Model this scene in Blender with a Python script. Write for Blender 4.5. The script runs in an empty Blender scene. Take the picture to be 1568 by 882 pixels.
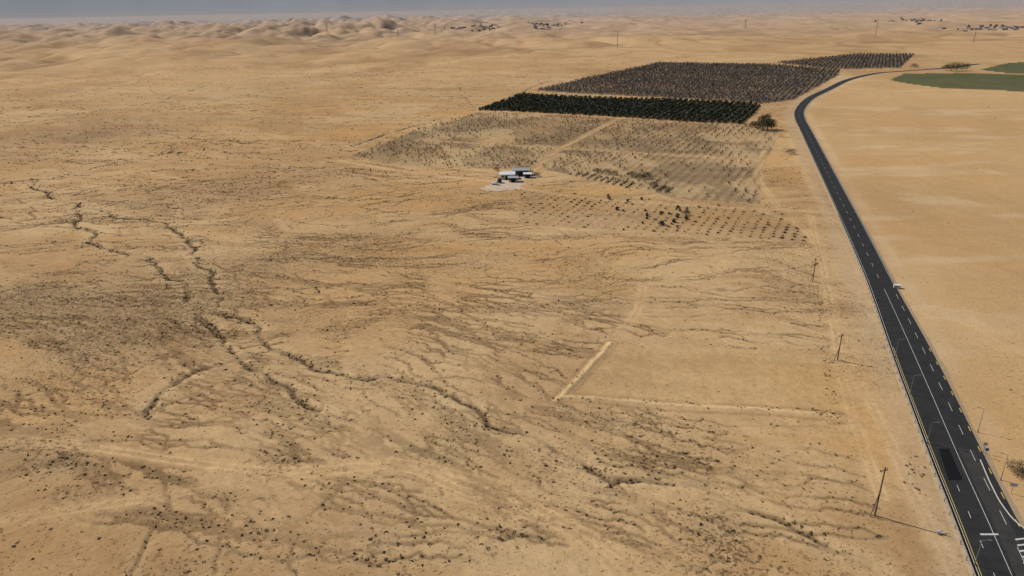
import bpy, math, numpy as np, random
from mathutils import Vector, Matrix
random.seed(4); RNG=np.random.default_rng(7)
scene=bpy.context.scene
# ------------------------------------------------------------------ camera
H=90.0; F=24/36*1568
cam=bpy.data.cameras.new("camera"); co=bpy.data.objects.new("camera",cam); scene.collection.objects.link(co)
CM=Matrix.Rotation(math.radians(90-22.3),3,'X')@Matrix.Rotation(math.radians(-1.1),3,'Z')
co.matrix_world=Matrix.Translation((0,0,H))@CM.to_4x4()
cam.lens=24; cam.sensor_width=36; cam.clip_start=1; cam.clip_end=200000
scene.camera=co
def G(u,v):  # u, v are image pixels, cast as a camera ray to flat ground
    """image pixel projected through the camera onto the ground plane"""
    d=CM@Vector(((u-784)/F,-(v-441)/F,-1)); t=-H/d.z
    return np.array([d.x*t,d.y*t])
def GP(l): return np.array([G(*p) for p in l])
# ------------------------------------------------------------------ noise
_p=RNG.permutation(256); PERM=np.concatenate([_p,_p]).astype(np.int32); VAL=RNG.random(256).astype(np.float32)
def vn(x,y,s=0):
    x=np.asarray(x,dtype=np.float64)+s*17.37; y=np.asarray(y,dtype=np.float64)+s*9.71
    xf=np.floor(x); yf=np.floor(y); fx=(x-xf); fy=(y-yf)
    xi=xf.astype(np.int64)&255; yi=yf.astype(np.int64)&255
    fx=fx*fx*(3-2*fx); fy=fy*fy*(3-2*fy); x1=(xi+1)&255; y1=(yi+1)&255
    a=VAL[PERM[PERM[xi]+yi]]; b=VAL[PERM[PERM[x1]+yi]]; c=VAL[PERM[PERM[xi]+y1]]; d=VAL[PERM[PERM[x1]+y1]]
    return (a*(1-fx)+b*fx)*(1-fy)+(c*(1-fx)+d*fx)*fy
def fbm(x,y,o=4,s=0,g=.5):
    t=0;a=1;n=0
    for i in range(o):
        t=t+a*vn(x,y,s+i*3); n+=a; a*=g
        x,y=(x*1.6+y*1.2),(y*1.6-x*1.2)
    return t/n
def ss(a,b,x):
    t=np.clip((x-a)/(b-a),0,1); return t*t*(3-2*t)
# ------------------------------------------------------------------ ground grids (distance fields)
GX0,GX1,GY0,GY1,RES=-950,1150,20,1500,.5
NX=int((GX1-GX0)/RES); NY=int((GY1-GY0)/RES)
def newgrid(): return np.full((NY,NX),60.,np.float32)
def paint(g,pts,R):
    for a,b in zip(pts[:-1],pts[1:]):
        lo=np.minimum(a,b)-R; hi=np.maximum(a,b)+R
        i0=max(0,int((lo[0]-GX0)/RES)); i1=min(NX,int((hi[0]-GX0)/RES)+2); j0=max(0,int((lo[1]-GY0)/RES)); j1=min(NY,int((hi[1]-GY0)/RES)+2)
        if i1<=i0 or j1<=j0: continue
        X=(np.arange(i0,i1)*RES+GX0)[None,:]; Y=(np.arange(j0,j1)*RES+GY0)[:,None]
        d=b-a; L=max(d@d,1e-9); t=np.clip(((X-a[0])*d[0]+(Y-a[1])*d[1])/L,0,1)
        D=np.hypot(X-a[0]-t*d[0],Y-a[1]-t*d[1])
        w=g[j0:j1,i0:i1]; np.minimum(w,np.where(D<R,D,60),out=w,casting='unsafe')
def samp(g,x,y):
    fx=np.clip((x-GX0)/RES,0,NX-1.001); fy=np.clip((y-GY0)/RES,0,NY-1.001)
    i=fx.astype(int); j=fy.astype(int); a=fx-i; b=fy-j
    r=(g[j,i]*(1-a)+g[j,i+1]*a)*(1-b)+(g[j+1,i]*(1-a)+g[j+1,i+1]*a)*b
    out=(x<GX0)|(x>GX1)|(y<GY0)|(y>GY1)
    return np.where(out,60,r)
def meander(P,amp=.12,it=3,minlen=2.5):
    P=[np.array(p,float) for p in P]
    for _ in range(it):
        Q=[P[0]]
        for a,b in zip(P[:-1],P[1:]):
            d=b-a; L=np.hypot(*d)
            if L>minlen:
                n=np.array([-d[1],d[0]]); Q.append((a+b)/2+n*RNG.normal()*amp)
            Q.append(b)
        P=Q
    return np.array(P)
def smooth(P,n=8):
    P=np.array(P,float); E=np.vstack([2*P[0]-P[1],P,2*P[-1]-P[-2]]); out=[]
    for i in range(1,len(E)-2):
        for k in range(n):
            t=k/n; p0,p1,p2,p3=E[i-1:i+3]
            out.append(.5*((2*p1)+(-p0+p2)*t+(2*p0-5*p1+4*p2-p3)*t*t+(-p0+3*p1-3*p2+p3)*t**3))
    out.append(P[-1]); return np.array(out)
# ---- road centreline
road_pts=GP([(1640,1100),(1592,985),(1547,882),(1505,786),(1466,700),(1423,600),(1379,500),(1333,400),(1309,350),(1284,300),(1259,250),(1234,200),(1225,182),(1225,168),(1240,151),(1268,137),(1300,122),(1342,112.5),(1385,109),(1440,105),(1500,98)])
RC=smooth(road_pts,10)
gRoad=newgrid(); paint(gRoad,RC,45)
gG=newgrid(); gR=newgrid(); gT=newgrid(); gB=newgrid()
gul=[[(0,284),(40,276),(60,275),(75,295),(120,315),(170,330),(225,335),(265,352),(300,385),(328,420),(335,450),(310,478),(345,520),(365,550),(400,570),(450,600),(490,630)],
[(365,552),(345,560),(290,575),(250,600),(225,640)],
[(335,450),(370,490),(430,540),(490,570),(540,582),(640,590),(700,615),(735,632),(750,655),(840,685),(905,720),(940,742),(1050,745),(1120,772),(1200,800),(1260,835),(1330,870)],
[(118,315),(145,352),(170,385),(230,400),(285,430),(300,470),(345,520)],
[(475,435),(500,455),(515,490),(535,522),(545,560)],
[(75,275),(130,262),(190,247),(260,235),(330,228)],
[(0,192),(100,180),(170,165),(250,155),(328,128)],
[(0,205),(60,207),(120,216),(180,235)],
[(300,160),(400,140),(490,130),(560,118),(625,104)],
[(455,882),(458,800),(515,760),(530,740)],
[(520,228),(560,215),(640,190),(735,172)],
[(265,352),(330,395),(360,420),(350,450),(365,480)],
[(0,770),(60,735),(95,695),(170,660),(250,625),(330,590)],
[(640,590),(700,580),(760,600),(840,640)],
[(380,360),(440,340),(520,350),(600,345)],[(590,735),(640,740),(700,748),(760,742)],
[(330,450),(420,440),(560,446),(680,440),(760,470),(830,500)],
[(430,540),(470,590),(530,640),(600,660),(660,700)],[(735,632),(790,640),(860,660),(960,700),(1060,720),(1150,760)],
[(0,330),(60,345),(130,352),(200,362)],[(0,520),(70,500),(140,510),(190,560)],[(735,168),(800,143),(1010,95)],[(500,520),(580,530),(660,560),(760,570)],
[(0,620),(60,600),(130,600),(210,570),(300,520)],[(200,882),(230,820),(260,770),(240,720),(225,640)],[(0,450),(60,430),(140,400),(220,400)],
[(0,380),(80,372),(160,380),(240,402)],[(0,300),(50,318),(110,340)],[(380,560),(430,600),(500,640),(520,690)],[(285,460),(300,500),(330,540),(400,600),(470,650)],[(150,530),(200,560),(260,560)],
[(560,450),(640,460),(760,520),(860,540)],[(480,300),(560,320),(640,330),(760,330)],[(350,300),(450,310),(520,300)],[(0,240),(90,236),(180,240),(300,228),(400,215)],[(200,130),(260,160),(330,170)],
[(700,490),(800,500),(900,530)],[(850,360),(900,400),(930,440)],[(930,380),(860,430),(800,460)],[(905,720),(960,760),(1010,800),(1100,830)],[(560,600),(620,650),(700,680),(820,700)],
[(80,600),(150,650),(230,660)],[(0,560),(60,590),(120,640)],[(330,882),(340,820),(400,760),(430,700)],[(420,330),(440,380),(450,420),(480,435)],[(640,110),(700,130),(735,168)],[(0,150),(120,140),(200,130),(300,100)],[(350,190),(430,170),(520,165),(640,150)]]
strong=[0,2,1,3,10]
for k,l in enumerate(gul):
    P=meander(GP(l),.085 if k not in (10,6,8,21) else .03,4)
    paint(gG if k in strong or k in(5,6,8,21) else gR,P,9)
tracks=[[(-60,660),(150,688),(400,722),(600,718),(700,752),(800,790),(880,820),(960,895)],
[(600,708),(720,735),(860,800),(950,850),(1010,900)],[(0,800),(200,770),(420,735),(600,715)],
[(985,440),(975,480),(935,528)],
[(1170,230),(1160,270),(1180,300),(1195,320)],[(1300,560),(1345,640),(1400,760),(1470,890)],
[(800,290),(900,305),(1050,315),(1200,322),(1270,325)],[(600,120),(640,90),(680,100),(720,88)],
[(1240,330),(1262,420),(1280,520),(1300,620),(1350,760)],
[(820,260),(860,225),(930,190),(960,178)],[(640,212),(800,222),(950,232),(1160,245)],
[(520,245),(640,265),(770,280)],[(1160,320),(1225,345),(1250,375)],[(1205,205),(1225,250),(1262,320),(1300,400),(1340,490)]]
for l in tracks: paint(gT,meander(smooth(GP(l),4),.02,1),9)
berms=[[(852,616),(862,612),(1000,622),(1140,630),(1282,638)],[(860,612),(895,575),(935,530)]]
for l in berms: paint(gB,meander(GP(l),.02,5,1.2),8)
# ---- fields
FIELDS=dict(
 A=GP([(795,292),(1195,322),(1245,372),(1120,362),(795,345)]),
 B=GP([(540,236),(640,196),(735,171),(1140,191),(1195,203),(1165,262),(1165,312),(1040,306),(840,262),(600,252)]),
 C=GP([(733,168),(800,146),(1166,160),(1140,190)]),
 D=GP([(820,138),(1010,96),(1185,99),(1285,107),(1285,115),(1215,153),(1165,158)]),
 D2=GP([(1185,96),(1310,83),(1400,83.5),(1378,104),(1285,106)]),
 E=GP([(1362,123),(1385,112.5),(1500,112),(1700,118),(1700,147),(1440,134),(1400,129)]),
 E2=GP([(1500,107),(1540,97),(1700,84),(1700,116),(1540,112)]),
 S=GP([(862,612),(935,530),(1255,540),(1282,637)]),
 Y=GP([(735,290),(770,272),(800,262),(828,270),(800,290),(760,294)]))
def inside(P,x,y):
    r=np.zeros(np.shape(x),bool); n=len(P)
    for i in range(n):
        a=P[i]; b=P[(i+1)%n]
        c=((a[1]>y)!=(b[1]>y)); 
        xi=(b[0]-a[0])*(y-a[1])/(b[1]-a[1]+1e-12)+a[0]
        r^=(c&(x<xi))
    return r
def planted(x,y):
    m=np.zeros(np.shape(x),bool)
    for k in 'ABCD': m|=inside(FIELDS[k],x,y)
    return m|inside(FIELDS['D2'],x,y)
PATCH=[(140,470,170,60,1.1),(60,440,90,30,.8),(230,520,110,50,.8),(720,820,170,45,.45),(560,800,90,40,.4),(1090,830,70,40,.8),(270,840,90,30,.4),(430,685,45,20,.9),(30,715,60,20,1.),(480,395,130,28,.6),
(900,430,80,35,.5),(700,400,120,30,.4),(980,770,120,30,.3),(1020,700,90,30,.3),(640,690,90,30,.35),(100,620,120,40,.6),(560,480,110,40,.3),(950,480,70,30,.3),(300,300,120,25,.45),(720,310,150,20,.4),(900,690,120,25,.3),(130,210,110,20,.7),(60,560,80,40,.7),(340,430,60,40,.5),(1200,420,50,40,.3)]
PW=[]
for u,v,a,b,s in PATCH:
    c=G(u,v); PW.append((c,abs(G(u+a,v)[0]-c[0]),abs(G(u,v-b)[1]-G(u,v+b)[1])/2,s))
def patchf(x,y):
    wx=x+25*(fbm(x/40,y/40,3,51)-.5); wy=y+40*(fbm(x/40,y/40,3,61)-.5); t=0
    for c,a,b,s in PW: t=t+s*np.exp(-(((wx-c[0])/a)**2+((wy-c[1])/b)**2)**1.3)
    return np.clip(t,0,1.3)
def side(x,y):
    """signed x distance to the road (positive = east)"""
    o=np.argsort(RC[:,1]); return x-np.interp(y,RC[o,1],RC[o,0])
def flow(x,y):
    return -.42+.5*ss(90,320,y)+1.0*(fbm(x/130,y/130,2,71)-.5)
# ---- small rills following the fall of the land
n=620
u0=RNG.random(n)**1.3*1250; v0=105+RNG.random(n)*.95*700
Q=np.array([G(u,v) for u,v in zip(u0,v0)]); L=RNG.integers(6,40,n); step=np.clip(np.hypot(Q[:,0],Q[:,1])/55,2.2,12)
pa=[Q.copy()]
sg=np.where(RNG.random(n)<.5,1,-1)
for k in range(42):
    th=flow(Q[:,0],Q[:,1])+.30*RNG.normal(size=n)+ (fbm(Q[:,0]/25,Q[:,1]/25,2,5)-.5)*1.3
    Q=Q+np.stack([np.cos(th),np.sin(th)],1)*(step*sg)[:,None]; pa.append(Q.copy())
pa=np.array(pa)
for i in range(n):
    P=pa[:L[i],i]
    ok=~(planted(P[:,0],P[:,1])|inside(FIELDS['S'],P[:,0],P[:,1]))&(side(P[:,0],P[:,1])<-18)
    e=len(P) if ok.all() else int(np.argmin(ok))
    if e>2: paint(gR,meander(P[:e],.12,2,1.2),5)
# ------------------------------------------------------------------ terrain height
def hills(x,y,r):
    az=np.arctan2(x,y); left=ss(.25,-.30,az)
    rm=ss(800,2000,r); rb=ss(1600,3600,r)*ss(11000,6000,r)
    n1=fbm(x/900,y/900,4,11); wx=x+200*(n1-.5)
    b1=np.abs(2*fbm(wx/360,y/520,4,13,.45)-1); b2=np.abs(2*fbm(wx/120,y/170,3,15)-1)
    hl=left*(rm*(30*(b1-.2)+12*(b2-.2))+rb*(55*(b1-.2)+24*(b2-.2)+42*(n1-.38)))
    flat=1-ss(0,200,x)*ss(2100,1500,y)
    hr=(1-left)*rm*(30*(n1-.40)+24*(b1-.2)+9*(b2-.2))*flat
    return hl+hr,b1,b2,left,rm
def height(x,y):
    r=np.hypot(x,y)
    dr=samp(gRoad,x,y); m=ss(9,40,dr)
    base=3.4*(fbm(x/150,y/150,2,1)-.5)*ss(1300,700,r)+.30*(fbm(x/17,y/17,3,2)-.5)+.09*(fbm(x/4,y/4,2,4)-.5)*ss(700,100,r)
    h=hills(x,y,r)[0]
    g=samp(gG,x,y); rl=samp(gR,x,y)
    mod=ss(.3,.6,fbm(x/9,y/9,2,21))
    carve=.55*np.exp(-(g/.9)**2)*(.35+.65*mod)+.13*np.exp(-(rl/.6)**2)*mod
    b=samp(gB,x,y); bm=.40*np.exp(-(b/.8)**2)
    far=ss(6000,25000,r)*30
    return (base+h-carve+bm)*m+far
def hz(x,y): return float(height(np.array([x]),np.array([y]))[0])
# ------------------------------------------------------------------ materials
def nodes(name):
    m=bpy.data.materials.new(name); m.use_nodes=True; nt=m.node_tree; b=nt.nodes["Principled BSDF"]
    b.inputs["Roughness"].default_value=.9
    if "Specular IOR Level" in b.inputs: b.inputs["Specular IOR Level"].default_value=.15
    return m,nt,b
def simple(name,col,rough=.8,var=.15,scale=3,metal=0):
    m,nt,b=nodes(name); N=nt.nodes; L=nt.links
    tc=N.new("ShaderNodeTexCoord"); no=N.new("ShaderNodeTexNoise"); no.inputs["Scale"].default_value=scale; no.inputs["Detail"].default_value=5
    L.new(tc.outputs["Object"],no.inputs["Vector"])
    mx=N.new("ShaderNodeMix"); mx.data_type='RGBA'
    mx.inputs["A"].default_value=(*[c*(1-var) for c in col],1); mx.inputs["B"].default_value=(*[min(1,c*(1+var)) for c in col],1)
    L.new(no.outputs["Fac"],mx.inputs["Factor"]); L.new(mx.outputs["Result"],b.inputs["Base Color"])
    b.inputs["Roughness"].default_value=rough; b.inputs["Metallic"].default_value=metal
    return m
def attr_mat(name,scales=(),bump=0,rough=.95,specks=False):
    m,nt,b=nodes(name); N=nt.nodes; L=nt.links
    b.inputs["Specular IOR Level"].default_value=0.03
    at=N.new("ShaderNodeAttribute"); at.attribute_name="Col"; out=at.outputs["Color"]
    tc=N.new("ShaderNodeNewGeometry")
    h=None
    def noise(s,det=4,ro=.65):
        no=N.new("ShaderNodeTexNoise"); no.inputs["Scale"].default_value=s; no.inputs["Detail"].default_value=det; no.inputs["Roughness"].default_value=ro
        L.new(tc.outputs["Position"],no.inputs["Vector"]); return no
    def scale(out,fac):
        vm=N.new("ShaderNodeVectorMath"); vm.operation='SCALE'; L.new(out,vm.inputs[0]); L.new(fac,vm.inputs["Scale"]); return vm.outputs["Vector"]
    for s,a in scales:
        no=noise(s)
        mr=N.new("ShaderNodeMapRange"); mr.inputs["From Min"].default_value=.3; mr.inputs["From Max"].default_value=.7
        mr.inputs["To Min"].default_value=1-a; mr.inputs["To Max"].default_value=1+a
        L.new(no.outputs["Fac"],mr.inputs["Value"]); out=scale(out,mr.outputs["Result"])
        h=no if h is None else h
    if specks:   # dry tufts and stones, density painted in the alpha channel
        for s,th,dk in((1.5,.655,.5),(.55,.68,.3)):
            no=noise(s,2,.5); ad=N.new("ShaderNodeMath"); ad.operation='MULTIPLY_ADD'; L.new(at.outputs["Alpha"],ad.inputs[0]); ad.inputs[1].default_value=.14; L.new(no.outputs["Fac"],ad.inputs[2])
            mr=N.new("ShaderNodeMapRange"); mr.inputs["From Min"].default_value=th; mr.inputs["From Max"].default_value=th+.05; mr.inputs["To Min"].default_value=1; mr.inputs["To Max"].default_value=1-dk
            L.new(ad.outputs[0],mr.inputs["Value"]); out=scale(out,mr.outputs["Result"])
    L.new(out,b.inputs["Base Color"]); b.inputs["Roughness"].default_value=rough
    if bump and h:
        bp=N.new("ShaderNodeBump"); bp.inputs["Strength"].default_value=.5; bp.inputs["Distance"].default_value=bump
        L.new(h.outputs["Fac"],bp.inputs["Height"]); L.new(bp.outputs["Normal"],b.inputs["Normal"])
    return m
M_ground=attr_mat("desert_soil",((1.1,.09),(3.5,.11),(.12,.05)),bump=.18,specks=True)
M_veg=attr_mat("vegetation")
def npmesh(name,V,Fc,nside,mat,col=None,smooth_=False):
    me=bpy.data.meshes.new(name); nf=len(Fc)
    me.vertices.add(len(V)); me.vertices.foreach_set("co",np.asarray(V,np.float32).ravel())
    me.loops.add(nf*nside); me.loops.foreach_set("vertex_index",np.asarray(Fc,np.int32).ravel())
    me.polygons.add(nf); me.polygons.foreach_set("loop_start",np.arange(nf,dtype=np.int32)*nside)
    try: me.polygons.foreach_set("loop_total",np.full(nf,nside,np.int32))
    except Exception: pass
    if smooth_: me.polygons.foreach_set("use_smooth",np.ones(nf,bool))
    me.update(calc_edges=True)
    if col is not None:
        a=me.color_attributes.new("Col",'FLOAT_COLOR','POINT'); c=np.ones((len(V),4),np.float32); c[:,:col.shape[1]]=col
        a.data.foreach_set("color",c.ravel())
    me.materials.append(mat)
    ob=bpy.data.objects.new(name,me); scene.collection.objects.link(ob); return ob
# orchard frame
e1=FIELDS['C'][3]-FIELDS['C'][0]; e1/=np.hypot(*e1); e2=np.array([-e1[1],e1[0]])
# ------------------------------------------------------------------ terrain sheet
dep=np.radians(np.linspace(58,3.2,980))
rows=np.concatenate([np.geomspace(8,55,30)[:-1],H/np.tan(dep),np.geomspace(1620,9000,300),np.geomspace(9300,60000,50)])
azs=np.radians(np.concatenate([np.linspace(-180,-41,50)[:-1],np.linspace(-41,41,1150),np.linspace(41,180,50)[1:]]))
R_,A_=np.meshgrid(rows,azs,indexing='ij'); X=(R_*np.sin(A_)).ravel(); Y=(R_*np.cos(A_)).ravel()
Z=height(X,Y)
nr,nc=len(rows),len(azs)
sid=side(X,Y); dR=samp(gRoad,X,Y); r=np.hypot(X,Y)
east=ss(-4,6,sid)*ss(1500,1100,r)
def C(*c): return np.array(c,np.float32)
def mix(a,b,t): return a*(1-t[:,None])+b*t[:,None]
sand=C(.440,.280,.131); pale=C(.50,.352,.188); brown=C(.318,.192,.093); dark=C(.10,.067,.040); orange=C(.465,.268,.106); grey=C(.195,.142,.088)
wx=X+30*(fbm(X/60,Y/60,3,31)-.5)*2; wy=Y+30*(fbm(X/60,Y/60,3,37)-.5)*2
ca,sa=math.cos(-.28),math.sin(-.28); fx_=wx*ca+wy*sa; fy_=-wx*sa+wy*ca
st=fbm(fx_/45,fy_/9,4,41,.6); st2=fbm(fx_/16,fy_/2.6,3,44,.6); low=fbm(X/90,Y/120,4,47)
fine=fbm(X/1.6,Y/1.6,3,49,.7)
nearf=ss(130,240,r)
col=np.tile(sand,(len(X),1))
col=mix(col,pale,.75*ss(.45,.68,low)); col=mix(col,brown,.5*ss(.52,.30,low)*(1-east))
col=mix(col,brown,(.25+.32*nearf)*ss(.48,.70,st)*(1-.85*east)); col=mix(col,pale,.5*ss(.48,.30,st)*(1-.6*east))
col=mix(col,brown,(.08+.28*nearf)*ss(.52,.72,st2)*(1-.9*east)*ss(1200,350,r)); col=mix(col,pale,.3*ss(.45,.28,st2)*(1-.9*east))
col=mix(col,orange,.65*ss(.5,.72,fbm(X/70,Y/40,3,53)))
col=mix(col,brown,.42*ss(.52,.62,fbm(X/35,Y/35,5,54,.62))*(1-east)*ss(260,150,r))
col=mix(col,pale,.35*ss(.54,.64,fbm(X/28,Y/28,5,56,.62))*(1-east)*ss(260,150,r))
wf=ss(.05,-.55,np.arctan2(X,Y))*ss(1400,200,r); col=mix(col,brown,.5*wf*ss(.3,.6,fbm(X/50,Y/30,4,55)))
pt=patchf(X,Y); spk=ss(.42,.62,fbm(X/2.2,Y/2.2,3,57,.7))
col=mix(col,grey,np.clip(pt*(.22+.3*spk),0,.8)*(1-east))
alpha=np.clip(.25*ss(.45,.65,st)+.35*ss(.48,.66,fbm(X/40,Y/40,4,58))+.8*pt,0,1)*(1-.9*east)
g=samp(gG,X,Y); rl=samp(gR,X,Y); mod=ss(.3,.6,fbm(X/9,Y/9,2,21))
col=mix(col,pale,.65*np.exp(-(g/4.5)**2)); col=mix(col,pale,.35*np.exp(-(rl/2.0)**2))
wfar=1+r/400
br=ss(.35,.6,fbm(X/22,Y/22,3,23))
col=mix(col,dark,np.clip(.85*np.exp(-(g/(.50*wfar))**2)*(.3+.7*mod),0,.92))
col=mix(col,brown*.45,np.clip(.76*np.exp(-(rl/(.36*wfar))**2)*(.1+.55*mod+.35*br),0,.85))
t=samp(gT,X,Y); tn=.4+.6*ss(.3,.6,fbm(X/12,Y/12,3,63))
col=mix(col,C(.50,.33,.165),.7*np.exp(-(t/2.6)**4)*tn); col=mix(col,pale*1.14,.65*np.exp(-((t-.9)/.4)**2)*tn)
b=samp(gB,X,Y); bn=.6+.4*ss(.3,.6,fbm(X/4,Y/4,3,64)); col=mix(col,pale*1.2,.85*np.exp(-(b/1.0)**2)*bn); col=mix(col,brown*.85,.6*np.exp(-((b-2.0)/.6)**2)*bn)
inS=inside(FIELDS['S'],X,Y); col=mix(col,C(.45,.30,.142),.5*inS*(b>2)); alpha=alpha*(1-.8*inS)
# road verge
vg=np.exp(-((dR-8.5)/2.6)**2)*(sid>0); col=mix(col,C(.56,.45,.31),.8*vg*np.clip(.7+2.*(fbm(X/8,Y/16,3,62)-.5),0,1))
vg=np.exp(-((dR-8.5)/4)**2)*(sid<0); col=mix(col,C(.42,.31,.19),.6*vg)
# east: smoother, warm
col=mix(col,C(.470,.306,.150),.6*east)
col=mix(col,C(.53,.39,.235),.6*east*ss(.55,.75,fbm(X/45,Y/14,4,69)))
col=mix(col,C(.40,.26,.12),.45*east*ss(.5,.7,fbm(X/30,Y/60,4,70)))
col*= (1+.30*(fine-.5)*ss(900,80,r)*(1-.6*east))[:,None]
col*= (1+.16*(fbm(X/300,Y/200,4,73)-.5)*2)[:,None]
# hills
hh_,b1,b2,left,rm=hills(X,Y,r)
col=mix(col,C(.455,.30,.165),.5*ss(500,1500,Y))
col=mix(col,brown*.8,.75*rm*ss(.16,.02,b1)); col=mix(col,brown*.8,.6*rm*ss(.14,.02,b2))  # hill creases darkened, valley shading painted into the soil colour
col=mix(col,brown,.5*ss(600,1200,r)*ss(.5,.62,fbm(X/160,Y/260,5,75,.6)))
col=mix(col,pale,.4*ss(600,1200,r)*ss(.5,.62,fbm(X/130,Y/200,5,78,.6)))
# fields
n4=fbm(X/14,Y/14,4,65); U=X*e1[0]+Y*e1[1]
for k,c,a,fw,du in (('A',C(.33,.225,.12),.5,.12,4.2),('B',C(.27,.20,.12),.6,.30,5.2),('C',C(.07,.064,.045),.9,.5,5.6),('D',C(.086,.076,.069),.95,.10,5.2),('D2',C(.088,.076,.068),.95,.10,5.2)):
    furrow=.5+.5*np.cos(U*2*math.pi/du)
    I=inside(FIELDS[k],X,Y); w=I*a*(.8+.8*(n4-.5)); w=w*np.where(k in 'AB',1-.8*np.exp(-(t/2.6)**4),1); col=mix(col,c,np.clip(w,0,1)); col*=(1-fw*furrow*I*(.5+n4*.8))[:,None]
bb=inside(FIELDS['B'],X,Y)*(t>3); col=mix(col,grey*.8,.45*bb*ss(.46,.62,fbm(X/22,Y/30,4,67))); col=mix(col,pale,.55*bb*ss(.52,.40,fbm(X/26,Y/40,4,68)))
for k in('E','E2'): col=mix(col,C(.068,.085,.042)*(1+.5*(n4[:,None]-.5)),.92*inside(FIELDS[k],X,Y))
col=mix(col,C(.50,.42,.33),.8*inside(FIELDS['Y'],X,Y)*ss(.3,.5,n4))
fld=inside(FIELDS['E2'],X,Y)|inside(FIELDS['E'],X,Y)|planted(X,Y)
col=mix(col,C(.375,.28,.215),.68*ss(1200,3800,Y)*(~fld)); col=mix(col,C(.30,.272,.268),.9*ss(3000,9000,Y))  # distance haze painted into the far ground, pinkish then blue-grey
alpha=alpha*ss(1600,900,r)
idx=np.arange(nr*nc).reshape(nr,nc)
Fq=np.stack([idx[:-1,:-1],idx[:-1,1:],idx[1:,1:],idx[1:,:-1]],-1).reshape(-1,4)[:,::-1]
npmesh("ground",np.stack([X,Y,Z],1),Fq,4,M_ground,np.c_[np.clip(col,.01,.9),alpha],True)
# added far range for the haze band, haze painted into its colours
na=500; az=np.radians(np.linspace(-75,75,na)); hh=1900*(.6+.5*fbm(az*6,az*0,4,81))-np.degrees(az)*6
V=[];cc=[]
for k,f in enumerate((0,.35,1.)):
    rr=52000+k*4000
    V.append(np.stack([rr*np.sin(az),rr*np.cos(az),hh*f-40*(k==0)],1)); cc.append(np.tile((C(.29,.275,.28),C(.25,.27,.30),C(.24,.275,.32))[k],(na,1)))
V=np.vstack(V); ii=np.arange(3*na).reshape(3,na)
Fq=np.stack([ii[:-1,:-1],ii[:-1,1:],ii[1:,1:],ii[1:,:-1]],-1).reshape(-1,4)
npmesh("haze_range",V,Fq,4,attr_mat("haze_tint"),np.vstack(cc),True)
# ------------------------------------------------------------------ vegetation
def clump(n,rx,rz,s,base=0.,seed=0,thin=1.,c0=.7,c1=1.3,trunk=0):
    g_=np.random.default_rng(seed); V=[];c=[]
    for i in range(n):
        d=g_.normal(size=3); d/=np.linalg.norm(d); q=g_.random()**.45
        p=np.array([d[0]*rx,d[1]*rx,abs(d[2])*rz if base==0 else d[2]*rz+base])*[q,q,q if base==0 else 1]
        a=g_.normal(size=3); a/=np.linalg.norm(a); b_=np.cross(a,g_.normal(size=3)); b_/=np.linalg.norm(b_)
        sz=s*(.6+.8*g_.random())
        V+= [p+a*sz,p-a*sz*.6+b_*sz*thin,p-a*sz*.6-b_*sz*thin]; k=c0+(c1-c0)*g_.random(); c+=[k]*3
    if trunk:
        for k in range(2):
            w=trunk; e=np.array([w,0,0]) if k else np.array([0,w,0])
            V+=[-e,e,np.array([0,0,base*1.1])]; c+=[.8]*3
    return np.array(V),np.array(c)
def bare(n,h,seed):
    g_=np.random.default_rng(seed); V=[];c=[]
    V+=[np.array([-.12,0,0]),np.array([.12,0,0]),np.array([0,0,h*.6])];c+=[.9]*3
    V+=[np.array([0,-.12,0]),np.array([0,.12,0]),np.array([0,0,h*.6])];c+=[.9]*3
    for i in range(n):
        z0=h*(.15+.35*g_.random()); a=g_.random()*6.28; o=h*(.25+.35*g_.random())
        p0=np.array([0,0,z0]); p1=np.array([math.cos(a)*o,math.sin(a)*o,z0+h*(.25+.4*g_.random())])
        w=g_.normal(size=3); w/=np.linalg.norm(w); w*=h*.055
        V+=[p0+w,p0-w,p1]; c+=[.6+.7*g_.random()]*3
        m=(p0+p1)/2+g_.normal(size=3)*h*.08; q=p1+g_.normal(size=3)*h*.2
        V+=[m+w*.8,m-w*.8,q]; c+=[.6+.7*g_.random()]*3
    return np.array(V),np.array(c)
def scatter(name,P,S,T,cols):
    n=len(P); z=height(P[:,0],P[:,1])-.05
    ang=RNG.random(n)*6.283; pick=RNG.integers(0,len(T),n); VV=[];CC=[]
    for k,(tv,tc) in enumerate(T):
        m=pick==k
        if not m.any(): continue
        c,s=np.cos(ang[m]),np.sin(ang[m]); sc=S[m]
        x=tv[None,:,0]*c[:,None]-tv[None,:,1]*s[:,None]; y=tv[None,:,0]*s[:,None]+tv[None,:,1]*c[:,None]; zz=np.repeat(tv[None,:,2],m.sum(),0)
        v=np.stack([x,y,zz],-1)*sc[:,None,None]; v[...,0]+=P[m,0][:,None]; v[...,1]+=P[m,1][:,None]; v[...,2]+=z[m][:,None]
        VV.append(v.reshape(-1,3)); CC.append((cols[m][:,None,:]*tc[None,:,None]).reshape(-1,3))
    V=np.vstack(VV); Cc=np.vstack(CC)
    return npmesh(name,V,np.arange(len(V)).reshape(-1,3),3,M_veg,Cc)
def tint(n,a,b):
    t=RNG.random((n,1)); return np.array(a)*(1-t)+np.array(b)*t
TS=[clump(13,1,.7,.42,seed=i) for i in range(8)]
def wedge(n,r0,r1,a=.76):
    r=np.sqrt(RNG.random(n)*(r1*r1-r0*r0)+r0*r0); z=(RNG.random(n)*2-1)*a; return np.stack([r*np.sin(z),r*np.cos(z)],1)
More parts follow.
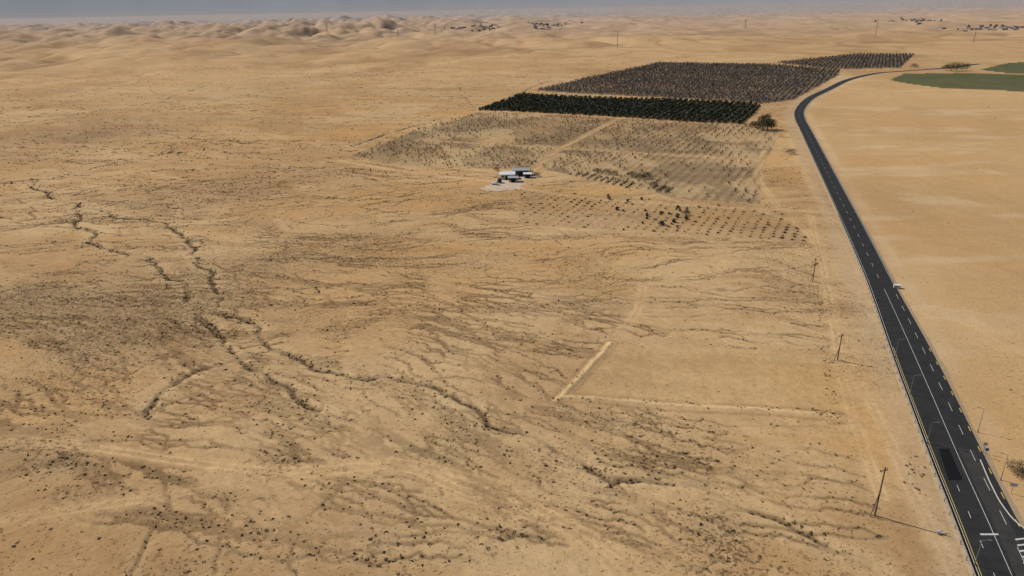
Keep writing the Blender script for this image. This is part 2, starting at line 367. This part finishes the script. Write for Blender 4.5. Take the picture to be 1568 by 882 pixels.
def shrubs(P,boost):
    x,y=P[:,0],P[:,1]
    wx=x+30*(fbm(x/60,y/60,3,31)-.5)*2; wy=y+30*(fbm(x/60,y/60,3,37)-.5)*2
    fx_=wx*ca+wy*sa; fy_=-wx*sa+wy*ca
    st=fbm(fx_/45,fy_/9,4,41,.6); st2=fbm(fx_/16,fy_/2.6,3,44,.6)
    g=samp(gG,x,y); rl=samp(gR,x,y); mod=ss(.3,.6,fbm(x/9,y/9,2,21)); pt=patchf(x,y)
    p=.004+.05*ss(.46,.66,st)*ss(.40,.6,st2)+.02*ss(.45,.65,fbm(x/60,y/50,3,91))
    p=p+.6*np.exp(-(g/.8)**2)*mod+.05*np.exp(-(g/4)**2)+.27*np.exp(-(rl/.8)**2)*mod+.15*pt*ss(.4,.6,fbm(x/6,y/6,3,93))
    p=p*boost
    p=np.where(planted(x,y),.012*boost,p); p=np.where(inside(FIELDS['S'],x,y),.002,p)
    p=np.where(inside(FIELDS['Y'],x,y)|inside(FIELDS['E'],x,y)|inside(FIELDS['E2'],x,y),0,p)
    s=side(x,y); p=np.where(s>0,p*.01,p); p=np.where(samp(gRoad,x,y)<13,0,p); p=np.where(samp(gT,x,y)<2.5,p*.1,p)
    return P[RNG.random(len(P))<p]
P1=shrubs(wedge(560000,45,600),1.); P2=shrubs(wedge(420000,600,1400),.5)
ex=[]
for l,n in (([(1248,430),(1255,480),(1262,540),(1275,635)],110),([(1240,632),(1282,636)],60),([(1240,372),(1252,400),(1240,412)],80),([(1395,690),(1405,760)],40),([(870,614),(1000,619),(1240,632)],60)):
    W=smooth(GP(l),6); t=RNG.random(n)*(len(W)-1.01); i=t.astype(int); ex.append(W[i]+(W[i+1]-W[i])*(t-i)[:,None]+RNG.normal(size=(n,2))*.9)
P1=np.vstack([P1]+ex)
S1=.13+.27*RNG.random(len(P1))**2
big=patchf(P1[:,0],P1[:,1])*ss(135,115,P1[:,1]); S1*=1+.5*big; S1*=1+.5*ss(200,500,P1[:,1]); S1*=1+.2*(samp(gG,P1[:,0],P1[:,1])<1.5)
scatter("desert_shrubs",np.vstack([P1,P2]),np.concatenate([S1,.3+.5*RNG.random(len(P2))]),TS,tint(len(P1)+len(P2),(.065,.05,.03),(.16,.12,.07)))
def rowsin(P,du,dv,jit=.5,keep=1.):
    c=P.mean(0); q=P-c; U=q@e1; V=q@e2
    uu,vv=np.meshgrid(np.arange(U.min(),U.max(),du),np.arange(V.min(),V.max(),dv))
    uu=(np.round((uu+c@e1)/du)*du-c@e1).ravel();vv=vv.ravel()
    W=c+uu[:,None]*e1+vv[:,None]*e2+RNG.normal(size=(len(uu),2))*jit
    W=W[inside(P,W[:,0],W[:,1])]; return W[RNG.random(len(W))<keep]
TG=[clump(46,1.9,1.5,.7,base=1.9,seed=20+i,trunk=.18,c0=.5,c1=1.6) for i in range(5)]
TB=[bare(15,3.2,40+i) for i in range(6)]
TD=[clump(16,1,.9,.35,seed=60+i,thin=.5) for i in range(5)]
W=rowsin(FIELDS['C'],5.6,4.2,.3,.97); scatter("olive_orchard",W,.7+.35*RNG.random(len(W)),TG,tint(len(W),(.052,.058,.04),(.08,.085,.058)))
WD=np.vstack([rowsin(FIELDS['D'],5.2,4.1,.9,.93),rowsin(FIELDS['D2'],5.2,4.8,.9,.93)])
scatter("leafless_orchard",WD,.75+.4*RNG.random(len(WD)),TB,tint(len(WD),(.085,.076,.069),(.13,.116,.105)))
WB=rowsin(FIELDS['B'],5.2,3.6,.5,1.); k=fbm(WB[:,0]/30,WB[:,1]/40,3,97); WB=WB[RNG.random(len(WB))<.15+.65*ss(.38,.6,k)]
WB=WB[samp(gT,WB[:,0],WB[:,1])>4]
scatter("dry_orchard",WB,.35+.45*RNG.random(len(WB)),TB,tint(len(WB),(.12,.095,.065),(.2,.16,.11)))
WA=rowsin(FIELDS['A'],4.2,4.0,.3,1.); k=fbm(WA[:,0]/22,WA[:,1]/22,3,99); WA=WA[RNG.random(len(WA))<.4+.6*ss(.35,.55,k)]; WA=WA[samp(gT,WA[:,0],WA[:,1])>2]
sa_=.5+.5*RNG.random(len(WA))**2; scatter("sapling_rows",WA,sa_,TS,tint(len(WA),(.065,.052,.03),(.12,.095,.058)))
Pm=GP([(925,300),(1060,312),(1050,350),(960,345)]); Wm=rowsin(Pm,4.2,6,.8,.3); scatter("young_olive_trees",Wm,.3+.25*RNG.random(len(Wm)),TG,tint(len(Wm),(.055,.055,.035),(.09,.085,.055)))
for P in (GP([(868,268),(895,266),(978,283),(960,290)]),GP([(992,290),(1010,284),(1040,293),(1030,298)])):
    W=rowsin(P,4.4,1.5,.15,.95); scatter("vineyard_rows",W,.9+.2*RNG.random(len(W)),TD,tint(len(W),(.045,.04,.027),(.075,.06,.04)))
M_bark=simple("bark",(.12,.09,.065),.95,.3)
def limb(V,Fl,p0,p1,r0,r1,n=6):
    d=(p1-p0).normalized(); a=d.orthogonal().normalized(); b=d.cross(a); s=len(V)
    for p,r in((p0,r0),(p1,r1)):
        for i in range(n):
            t=6.2832*i/n; V.append(tuple(p+a*math.cos(t)*r+b*math.sin(t)*r))
    for i in range(n):
        j=(i+1)%n; Fl.append((s+i,s+j,s+n+j,s+n+i))
def tree(kind,x,y,h,w,colr):
    z=hz(x,y); e=bpy.data.objects.new(kind,None); scene.collection.objects.link(e); e.location=(x,y,z-.05)
    V=[];Fl=[]; top=Vector((random.uniform(-.3,.3),random.uniform(-.3,.3),h*.8)); limb(V,Fl,Vector((0,0,0)),top,h*.035,h*.008)
    tips=[]
    for i in range(9):
        k=.2+.6*i/9; a=i*2.4; p0=top*k; p1=p0+Vector((math.cos(a)*w*.42,math.sin(a)*w*.42,h*.14)); limb(V,Fl,p0,p1,h*.014,h*.004,4); tips.append(p1)
    tips.append(top)
    me=bpy.data.meshes.new("trunk"); me.from_pydata(V,[],Fl); me.materials.append(M_bark); o=bpy.data.objects.new("trunk",me); scene.collection.objects.link(o); o.parent=e
    LV=[];LC=[]
    for tp in tips:
        shade=random.uniform(.6,1.35)
        for _ in range(70):
            p=np.array(tp)+RNG.normal(size=3)*[w*.16,w*.16,h*.09]; a=RNG.normal(size=3);a/=np.linalg.norm(a); b_=np.cross(a,RNG.normal(size=3)); b_/=np.linalg.norm(b_); s=.07*h**.8
            LV+=[p+a*s,p-a*s*.5+b_*s*.6,p-a*s*.5-b_*s*.6]; LC+=[np.array(colr)*shade*random.uniform(.75,1.3)]*3
    ob=npmesh("crown",np.array(LV),np.arange(len(LV)).reshape(-1,3),3,M_veg,np.array(LC)); ob.parent=e
for u,v,h in ((1152,196,6),(1160,199,8),(1168,200,10),(1175,199,10),(1181,198,8),(1166,190,8),(1174,186,7)):
    tree("eucalyptus_tree",*G(u,v),h,h*.7,(.055,.06,.035))
for u,v,h in ((916,266,3),(928,268,3.5),(940,269,3),(966,272,3.5),(980,276,4),(990,275,4),(1016,292,2.5),(1210,236,4),(1000,285,2.5),(1050,330,2.5),(1012,345,2.),(1557,722,2.6),(1564,731,2.),(810,268,3),(822,272,2.5),(760,262,2.5)):
    tree("acacia_tree",*G(u,v),h,h*1.3,(.08,.078,.05))
for u,v,h in ((1448,108,9),(1456,109,12),(1464,109,12),(1473,108,10),(1400,104,7),(1480,104,7)):
    tree("farm_tree",*G(u,v),h,h*1.2,(.045,.06,.03))
# ------------------------------------------------------------------ road
def nrm(P):
    d=np.gradient(P,axis=0); d/=np.hypot(d[:,0],d[:,1])[:,None]; return np.stack([d[:,1],-d[:,0]],1)
s_=np.concatenate([[0],np.cumsum(np.hypot(*np.diff(RC,axis=0).T))])
ST=np.arange(0,s_[-1],2.); PC=np.stack([np.interp(ST,s_,RC[:,0]),np.interp(ST,s_,RC[:,1])],1)
for _ in range(6): PC[1:-1]=(PC[:-2]+2*PC[1:-1]+PC[2:])/4
NR=nrm(PC); 
WL=4.1+1.3*ss(230,150,PC[:,1]); WR=4.1+1.3*ss(230,150,PC[:,1])+1.2*ss(105,88,PC[:,1])
zr=np.array([max(hz(*p),0) for p in PC])*(np.hypot(PC[:,0],PC[:,1])>900)
zr=np.convolve(np.pad(zr,10,mode='edge'),np.ones(21)/21,'valid')+.16
def strip(name,a,b,i0,i1,mat,dz=0):
    A=PC[i0:i1]+NR[i0:i1]*np.asarray(a if np.ndim(a)==0 else a[i0:i1]).reshape(-1,1); B=PC[i0:i1]+NR[i0:i1]*np.asarray(b if np.ndim(b)==0 else b[i0:i1]).reshape(-1,1)
    n=len(A); z=zr[i0:i1]+dz; V=np.vstack([np.c_[A,z],np.c_[B,z]]); i=np.arange(n-1); return V,np.stack([i,i+n,i+n+1,i+1],1)
def addstrips(name,L,mat):
    V=[];Fq=[];o=0
    for v,f in L: V.append(v); Fq.append(f+o); o+=len(v)
    return npmesh(name,np.vstack(V),np.vstack(Fq),4,mat)
M_asph=simple("asphalt",(.026,.026,.027),.85,.5,.35)
M_asph2=simple("worn_asphalt",(.040,.039,.038),.85,.45,.5)
M_patch=simple("dark_asphalt",(.007,.007,.008),.7,.2,1)
M_white=simple("white_paint",(.48,.48,.46),.6,.35,1); M_yel=simple("yellow_paint",(.50,.37,.09),.6,.2,1)
M_gravel=simple("gravel_shoulder",(.36,.27,.17),.95,.3,.8)
n=len(PC)
L=[]
for sgn,Wd in((-1,WL),(1,WR)):
    jw=1.2+1.6*fbm(ST/9,ST*0+sgn*7,3,83)
    A=PC+NR*(sgn*Wd)[:,None]; B=PC+NR*(sgn*(Wd+jw))[:,None]
    V=np.vstack([np.c_[A,zr-.008],np.c_[B,zr-.30]]); i=np.arange(n-1); Fq=np.stack([i,i+n,i+n+1,i+1],1)
    L.append((V,Fq if sgn>0 else Fq[:,::-1]))
addstrips("road_shoulder",L,M_gravel)
addstrips("road",[strip("",-WL,WR,0,n,None)],M_asph)
near=lambda yy:int(np.argmin(np.abs(PC[:,1]-yy)+1000*(np.arange(n)>n*.6)))
i250=near(215)
addstrips("worn_asphalt_lane",[strip("",.9,3.9,2,near(125),None,.004)],M_asph2)
L=[strip("",-WL+.35,-WL+.46,0,n,None,.008),strip("",.15,.26,0,i250,None,.008)]
for i in range(0,n-3,6):
    if i>i250: L.append(strip("",-.05,.05,i,i+3,None,.008))
for i in range(0,i250,5): L.append(strip("",3.1,3.21,i,i+3,None,.008)); 
for i in range(0,near(120),4): L.append(strip("",-2.6,-2.49,i,i+2,None,.008))
L.append(strip("",WR-.35,WR-.24,i250,n,None,.008))
addstrips("white_road_markings",L,M_white)
L=[strip("",-WL+.75,-WL+.87,0,near(170),None,.012)]
for i in range(0,near(175),4): L.append(strip("",WR-.45,WR-.25,i,i+2,None,.008))
addstrips("yellow_road_markings",L,M_yel)
def gpoly(name,pts,mat,z):
    P=GP(pts); me=bpy.data.meshes.new(name); me.from_pydata([(p[0],p[1],z) for p in P],[],[list(range(len(P)))]); me.materials.append(mat)
    o=bpy.data.objects.new(name,me); scene.collection.objects.link(o)
    if me.polygons[0].normal.z<0: me.flip_normals()
    return o
gpoly("dark_road_patch",[(1437,688),(1453,688),(1474,736),(1452,736)],M_patch,.176)  # darker quad laid on the road surface
gpoly("side_road",[(1500,712),(1516,745),(1536,780),(1568,812),(1650,850),(1720,1000),(1590,1000),(1540,850)],M_asph,.150)
kp=smooth(GP([(1500,705),(1516,742),(1536,778),(1568,810),(1650,848)]),5); kn=nrm(kp)
V=[];Fq=[]
for k,(o,z) in enumerate(((0,.15),(0,.29),(.22,.29),(.22,.0))): V.append(np.c_[kp-kn*o,np.full(len(kp),z)])
V=np.vstack(V); m=len(kp)
for a in range(3):
    for i in range(m-1): Fq.append((a*m+i,a*m+i+1,(a+1)*m+i+1,(a+1)*m+i))
npmesh("kerb",V,np.array(Fq),4,simple("kerb_concrete",(.4,.38,.34),.9))
L=[]
for k in range(7):
    v=826+k*9; P=GP([(1554+k*3.0,v),(1590,v-4),(1590,v-2),(1555+k*3.0,v+2.4)]); L.append((np.c_[P,np.full(4,.168)],np.array([[0,1,2,3]])))
addstrips("zebra_hatching",L,M_white)
L=[]
P=GP([(1500,818),(1528,818),(1529,820.5),(1501,820.5)]); L.append((np.c_[P,np.full(4,.176)],np.array([[0,1,2,3]])))
addstrips("stop_line",L,M_white)
# ------------------------------------------------------------------ made objects
M_steel=simple("galvanised_steel",(.20,.20,.20),.6,.15,3,.2); M_wood=simple("pole_wood",(.13,.10,.075),.9,.3,4); M_wall=simple("painted_wall",(.50,.48,.43),.85,.15,1)
M_roof=simple("sheet_metal_roof",(.66,.67,.68),.5,.08,1); M_dark=simple("dark_opening",(.02,.02,.022),.6); M_blue=simple("blue_steel_panel",(.07,.10,.15),.6); M_sign=simple("sign_face",(.05,.12,.35),.4); M_greyroof=simple("weathered_roof",(.33,.33,.33),.7)
M_lattice=simple("hazed_lattice",(.24,.19,.16),.8,.1)  # lattice tone faded for distance, haze held in the colour
def empty(name,x,y,z=None,rot=0):
    e=bpy.data.objects.new(name,None); scene.collection.objects.link(e); e.location=(x,y,hz(x,y) if z is None else z); e.rotation_euler=(0,0,rot); return e
def part(name,parent,V,Fl,mat):
    me=bpy.data.meshes.new(name); me.from_pydata(V,[],Fl); me.materials.append(mat); me.update(); o=bpy.data.objects.new(name,me); scene.collection.objects.link(o)
    if parent: o.parent=parent
    return o
def boxg(V,Fl,x0,x1,y0,y1,z0,z1):
    s=len(V); V+=[(x0,y0,z0),(x1,y0,z0),(x1,y1,z0),(x0,y1,z0),(x0,y0,z1),(x1,y0,z1),(x1,y1,z1),(x0,y1,z1)]
    Fl+=[tuple(s+i for i in f) for f in((3,2,1,0),(4,5,6,7),(0,1,5,4),(1,2,6,5),(2,3,7,6),(3,0,4,7))]
def box(name,parent,dims,mat):
    V=[];Fl=[];boxg(V,Fl,*dims); return part(name,parent,V,Fl,mat)
def rodp(name,parent,segs,mat,n=8):
    V=[];Fl=[]
    for p0,p1,r0,r1 in segs: limb(V,Fl,Vector(p0),Vector(p1),r0,r1,n)
    return part(name,parent,V,Fl,mat)
def shed(name,x,y,rot,w,d,h,rise,roof,wall=M_wall):
    e=empty(name,x,y,None,rot); V=[];Fl=[]; boxg(V,Fl,-w/2,w/2,-d/2,d/2,-.3,h)
    s=len(V); V+=[(-w/2,-d/2,h+.002),(-w/2,d/2,h+.002),(-w/2,0,h+rise),(w/2,-d/2,h+.002),(w/2,d/2,h+.002),(w/2,0,h+rise)]; Fl+=[(s,s+2,s+1),(s+3,s+4,s+5)]
    part("walls",e,V,Fl,wall)
    o=.5; V=[(-w/2-o,-d/2-o,h-.1),(w/2+o,-d/2-o,h-.1),(w/2+o,0,h+rise+.1),(-w/2-o,0,h+rise+.1),(-w/2-o,d/2+o,h-.1),(w/2+o,d/2+o,h-.1)]
    V+=[(a,b,c-.1) for a,b,c in V]; part("roof",e,V,[(0,1,2,3),(3,2,5,4),(6,9,8,7),(9,10,11,8),(0,6,7,1),(4,5,11,10)],roof)
    box("door",e,(-1.2,1.2,-d/2-.06,-d/2-.01,0,2.2),M_dark)
    for k in(-1,1): box("window",e,(k*w*.33-.5,k*w*.33+.5,-d/2-.05,-d/2-.01,1.2,2.),M_dark)
ra=math.atan2(e1[1],e1[0])
shed("farm_shed",*G(777,274),ra+.5,8,6,3,.9,M_roof); shed("packing_shed",*G(797,269),ra+.5,9,5,3.4,.8,M_greyroof,M_blue)
shed("tool_shed",*G(786,279),ra+.4,5,3.5,2.6,.5,M_greyroof); shed("storage_shed",*G(808,273),ra+.4,4,3,2.5,.4,M_roof)
x,y=G(765,281); e=empty("water_tank",x,y); rodp("tank",e,[((0,0,0),(0,0,2.2),1.2,1.2),((0,0,2.2),(0,0,2.7),1.2,.2)],simple("tank_plastic",(.05,.05,.05),.5),16); rodp("pipe",e,[((1.2,0,.3),(2.5,0,.1),.06,.06)],M_steel)
x,y=G(758,284); e=empty("parked_pickup_truck",x,y,None,ra); V=[];Fl=[]; boxg(V,Fl,-2.4,2.4,-.9,.9,.5,1.05); s=len(V)
V+=[(-.4,-.85,1.05),(1.5,-.85,1.05),(1.5,.85,1.05),(-.4,.85,1.05),(-.2,-.7,1.75),(1.0,-.7,1.75),(1.0,.7,1.75),(-.2,.7,1.75)]; Fl+=[tuple(s+i for i in f) for f in((4,5,6,7),(0,1,5,4),(1,2,6,5),(2,3,7,6),(3,0,4,7))]
part("body",e,V,Fl,simple("car_paint",(.6,.6,.6),.3)); rodp("wheels",e,[((a,b,.36),(a,b+.2,.36),.36,.36) for a in(-1.5,1.5) for b in(-.95,.75)],M_dark,12)
def upole(u,v,h=11,name="utility_pole"):
    x,y=G(u,v); e=empty(name,x,y,None,.3); rodp("pole",e,[((0,0,-.5),(0,0,h),.17,.12),((-1.1,0,0),(-.1,0,h*.45),.08,.08)],M_wood)
    box("crossarm",e,(-.9,.9,.14,.26,h-.9,h-.74),M_wood); rodp("insulators",e,[((a,.2,h-.7),(a,.2,h-.4),.07,.05) for a in(-.8,0,.8)],M_steel,6)
for u,v,h in((1339,790,11),(1282,552,8),(1244,432,7)): upole(u,v,h)
def lamp(u,v,sg=1,h=9):
    x,y=G(u,v); e=empty("street_lamp",x,y,.0,-.3); rodp("pole",e,[((0,0,-.3),(0,0,h),.08,.045),((0,0,h),(sg*1.0,0,h+.3),.04,.03),((0,0,0),(0,0,.5),.14,.14)],M_steel)
    box("lantern",e,(min(sg*.9,sg*1.4),max(sg*.9,sg*1.4),-.1,.1,h+.26,h+.36),M_steel)
for u,v in((1492,866),(1419,680),(1393,605),(1370,548)): lamp(u,v,1,5.5)
for u,v in((1497,662),(1532,735)): lamp(u,v,-1,6)
i0,i1=0,near(300)
A=PC+NR*(-(WL+.6))[:,None]; V=[];Fl=[]; zs=[.78,.70,.62,.54,.46]; os_=[0,.06,0,.06,0]
for i in range(i0,i1):
    for z,o in zip(zs,os_): p=A[i]+NR[i]*o; V.append((p[0],p[1],zr[i]+z))
for i in range(i1-i0-1):
    for k in range(4): a=i*5+k; Fl.append((a,a+5,a+6,a+1))
for i in range(i0,i1,2):
    p=A[i]-NR[i]*.1; boxg(V,Fl,p[0]-.05,p[0]+.05,p[1]-.05,p[1]+.05,-.3,zr[i]+.75)
part("guard_rail",None,V,Fl,M_steel)
def sign(u,v,w,h,z,mat,name="traffic_sign"):
    x,y=G(u,v); e=empty(name,x,y,0,-.3); rodp("post",e,[((0,0,-.3),(0,0,z+h*.5),.05,.05)],M_steel,6)
    box("plate",e,(-w/2,w/2,-.09,-.055,z-h/2,z+h/2),mat); box("border",e,(-w/2-.05,w/2+.05,-.05,-.052+.02,z-h/2-.05,z+h/2+.05),M_white)
sign(1505,694,.7,.7,2.4,M_white); sign(1508,700,.6,.6,2.,M_sign); sign(1548,756,1.2,.7,2.2,M_white)
def cabinet(u,v,s):
    x,y=G(u,v); e=empty("utility_cabinet",x,y,None,-.3); box("body",e,(-s,s,-.5*s,.5*s,.1,1.1*s),M_wall); box("plinth",e,(-s-.1,s+.1,-.5*s-.1,.5*s+.1,-.3,.1),M_gravel); box("lid",e,(-s-.06,s+.06,-.5*s-.06,.5*s+.06,1.1*s,1.1*s+.08),M_roof)
cabinet(1373,441,1.); cabinet(1438,817,.4)
def pylon(u,r,h,w,name,arms=True):
    d=CM@Vector(((u-784)/F,.4,-1)); a=math.atan2(d.x,d.y); x,y=r*math.sin(a),r*math.cos(a); e=empty(name,x,y,None,.4); S=[]; t=.14 if not arms else .25
    N=8
    for i in range(N):
        k0,k1=i/N,(i+1)/N; w0=w/2*(1-.85*k0); w1=w/2*(1-.85*k1); z0,z1=h*k0,h*k1
        c0=[(w0,w0,z0),(-w0,w0,z0),(-w0,-w0,z0),(w0,-w0,z0)]; c1=[(w1,w1,z1),(-w1,w1,z1),(-w1,-w1,z1),(w1,-w1,z1)]
        for j in range(4): S.append((c0[j],c1[j],t,t)); S.append((c0[j],c1[(j+1)%4],t*.6,t*.6))
    rodp("lattice",e,S,M_lattice,4)
    if arms: rodp("arms",e,[((-h*.2,0,h*k),(h*.2,0,h*k),t,t) for k in(.72,.84,.95)],M_lattice,4)
for u,r,h in((498,2700,36),(607,2300,36),(665,2600,40),(1143,3200,36)): pylon(u,r,h,8,"power_pylon")
for u,r,h in((947,1700,34),(1346,2100,45),(1500,1900,30)): pylon(u,r,h,2,"radio_mast",False)
V=[];Fl=[];VT=[]
for u,v,n,sp in((738,43,46,16),(830,41,26,12),(870,38,14,16),(1372,31,8,6),(1405,34,12,10),(1530,41,26,30),(700,46,12,8)):
    for _ in range(n):
        p=G(u+random.gauss(0,sp),v+random.gauss(0,1.2)+2); 
        if np.hypot(*p)>7000: p=p/np.hypot(*p)*5500
        z=hz(*p); a,b=random.uniform(4,9),random.uniform(4,8); hh=random.uniform(3,5); s=len(V); boxg(V,Fl,p[0]-a,p[0]+a,p[1]-b,p[1]+b,z-3,z+hh)
        V+=[(p[0]-a,p[1],z+hh+2),(p[0]+a,p[1],z+hh+2)]; q=len(V); Fl+=[(s+4,s+5,q-1,q-2),(s+6,s+7,q-2,q-1)]
        if random.random()<.8: VT.append(p+np.array([random.gauss(0,30),random.gauss(0,40)]))
part("distant_village",None,V,Fl,simple("village_plaster",(.31,.265,.235),.9,.3,.02))  # plaster faded towards the far ground, distance haze in its colour
VT=np.array(VT); scatter("distant_trees",VT,1.4+1.4*RNG.random(len(VT)),TG,tint(len(VT),(.15,.135,.12),(.22,.19,.165)))  # tree tint lightened to carry the distance haze
# ------------------------------------------------------------------ light
el,az_=42,-62
S=Vector((math.sin(math.radians(az_))*math.cos(math.radians(el)),math.cos(math.radians(az_))*math.cos(math.radians(el)),math.sin(math.radians(el))))
sl=bpy.data.lights.new("sun",'SUN'); sl.energy=4.0; sl.angle=math.radians(.5); sl.color=(1,.94,.85)
so=bpy.data.objects.new("sun",sl); scene.collection.objects.link(so); so.rotation_euler=S.to_track_quat('Z','Y').to_euler()
w=bpy.data.worlds.new("World"); scene.world=w; w.use_nodes=True; nt=w.node_tree; bg=nt.nodes["Background"]
sk=nt.nodes.new("ShaderNodeTexSky"); sk.sky_type='NISHITA'; sk.sun_disc=False; sk.sun_elevation=math.radians(el); sk.sun_rotation=math.radians(az_); sk.dust_density=2.5
nt.links.new(sk.outputs["Color"],bg.inputs["Color"]); bg.inputs["Strength"].default_value=.07
scene.view_settings.view_transform='Standard'; scene.view_settings.look='None'; scene.view_settings.exposure=0
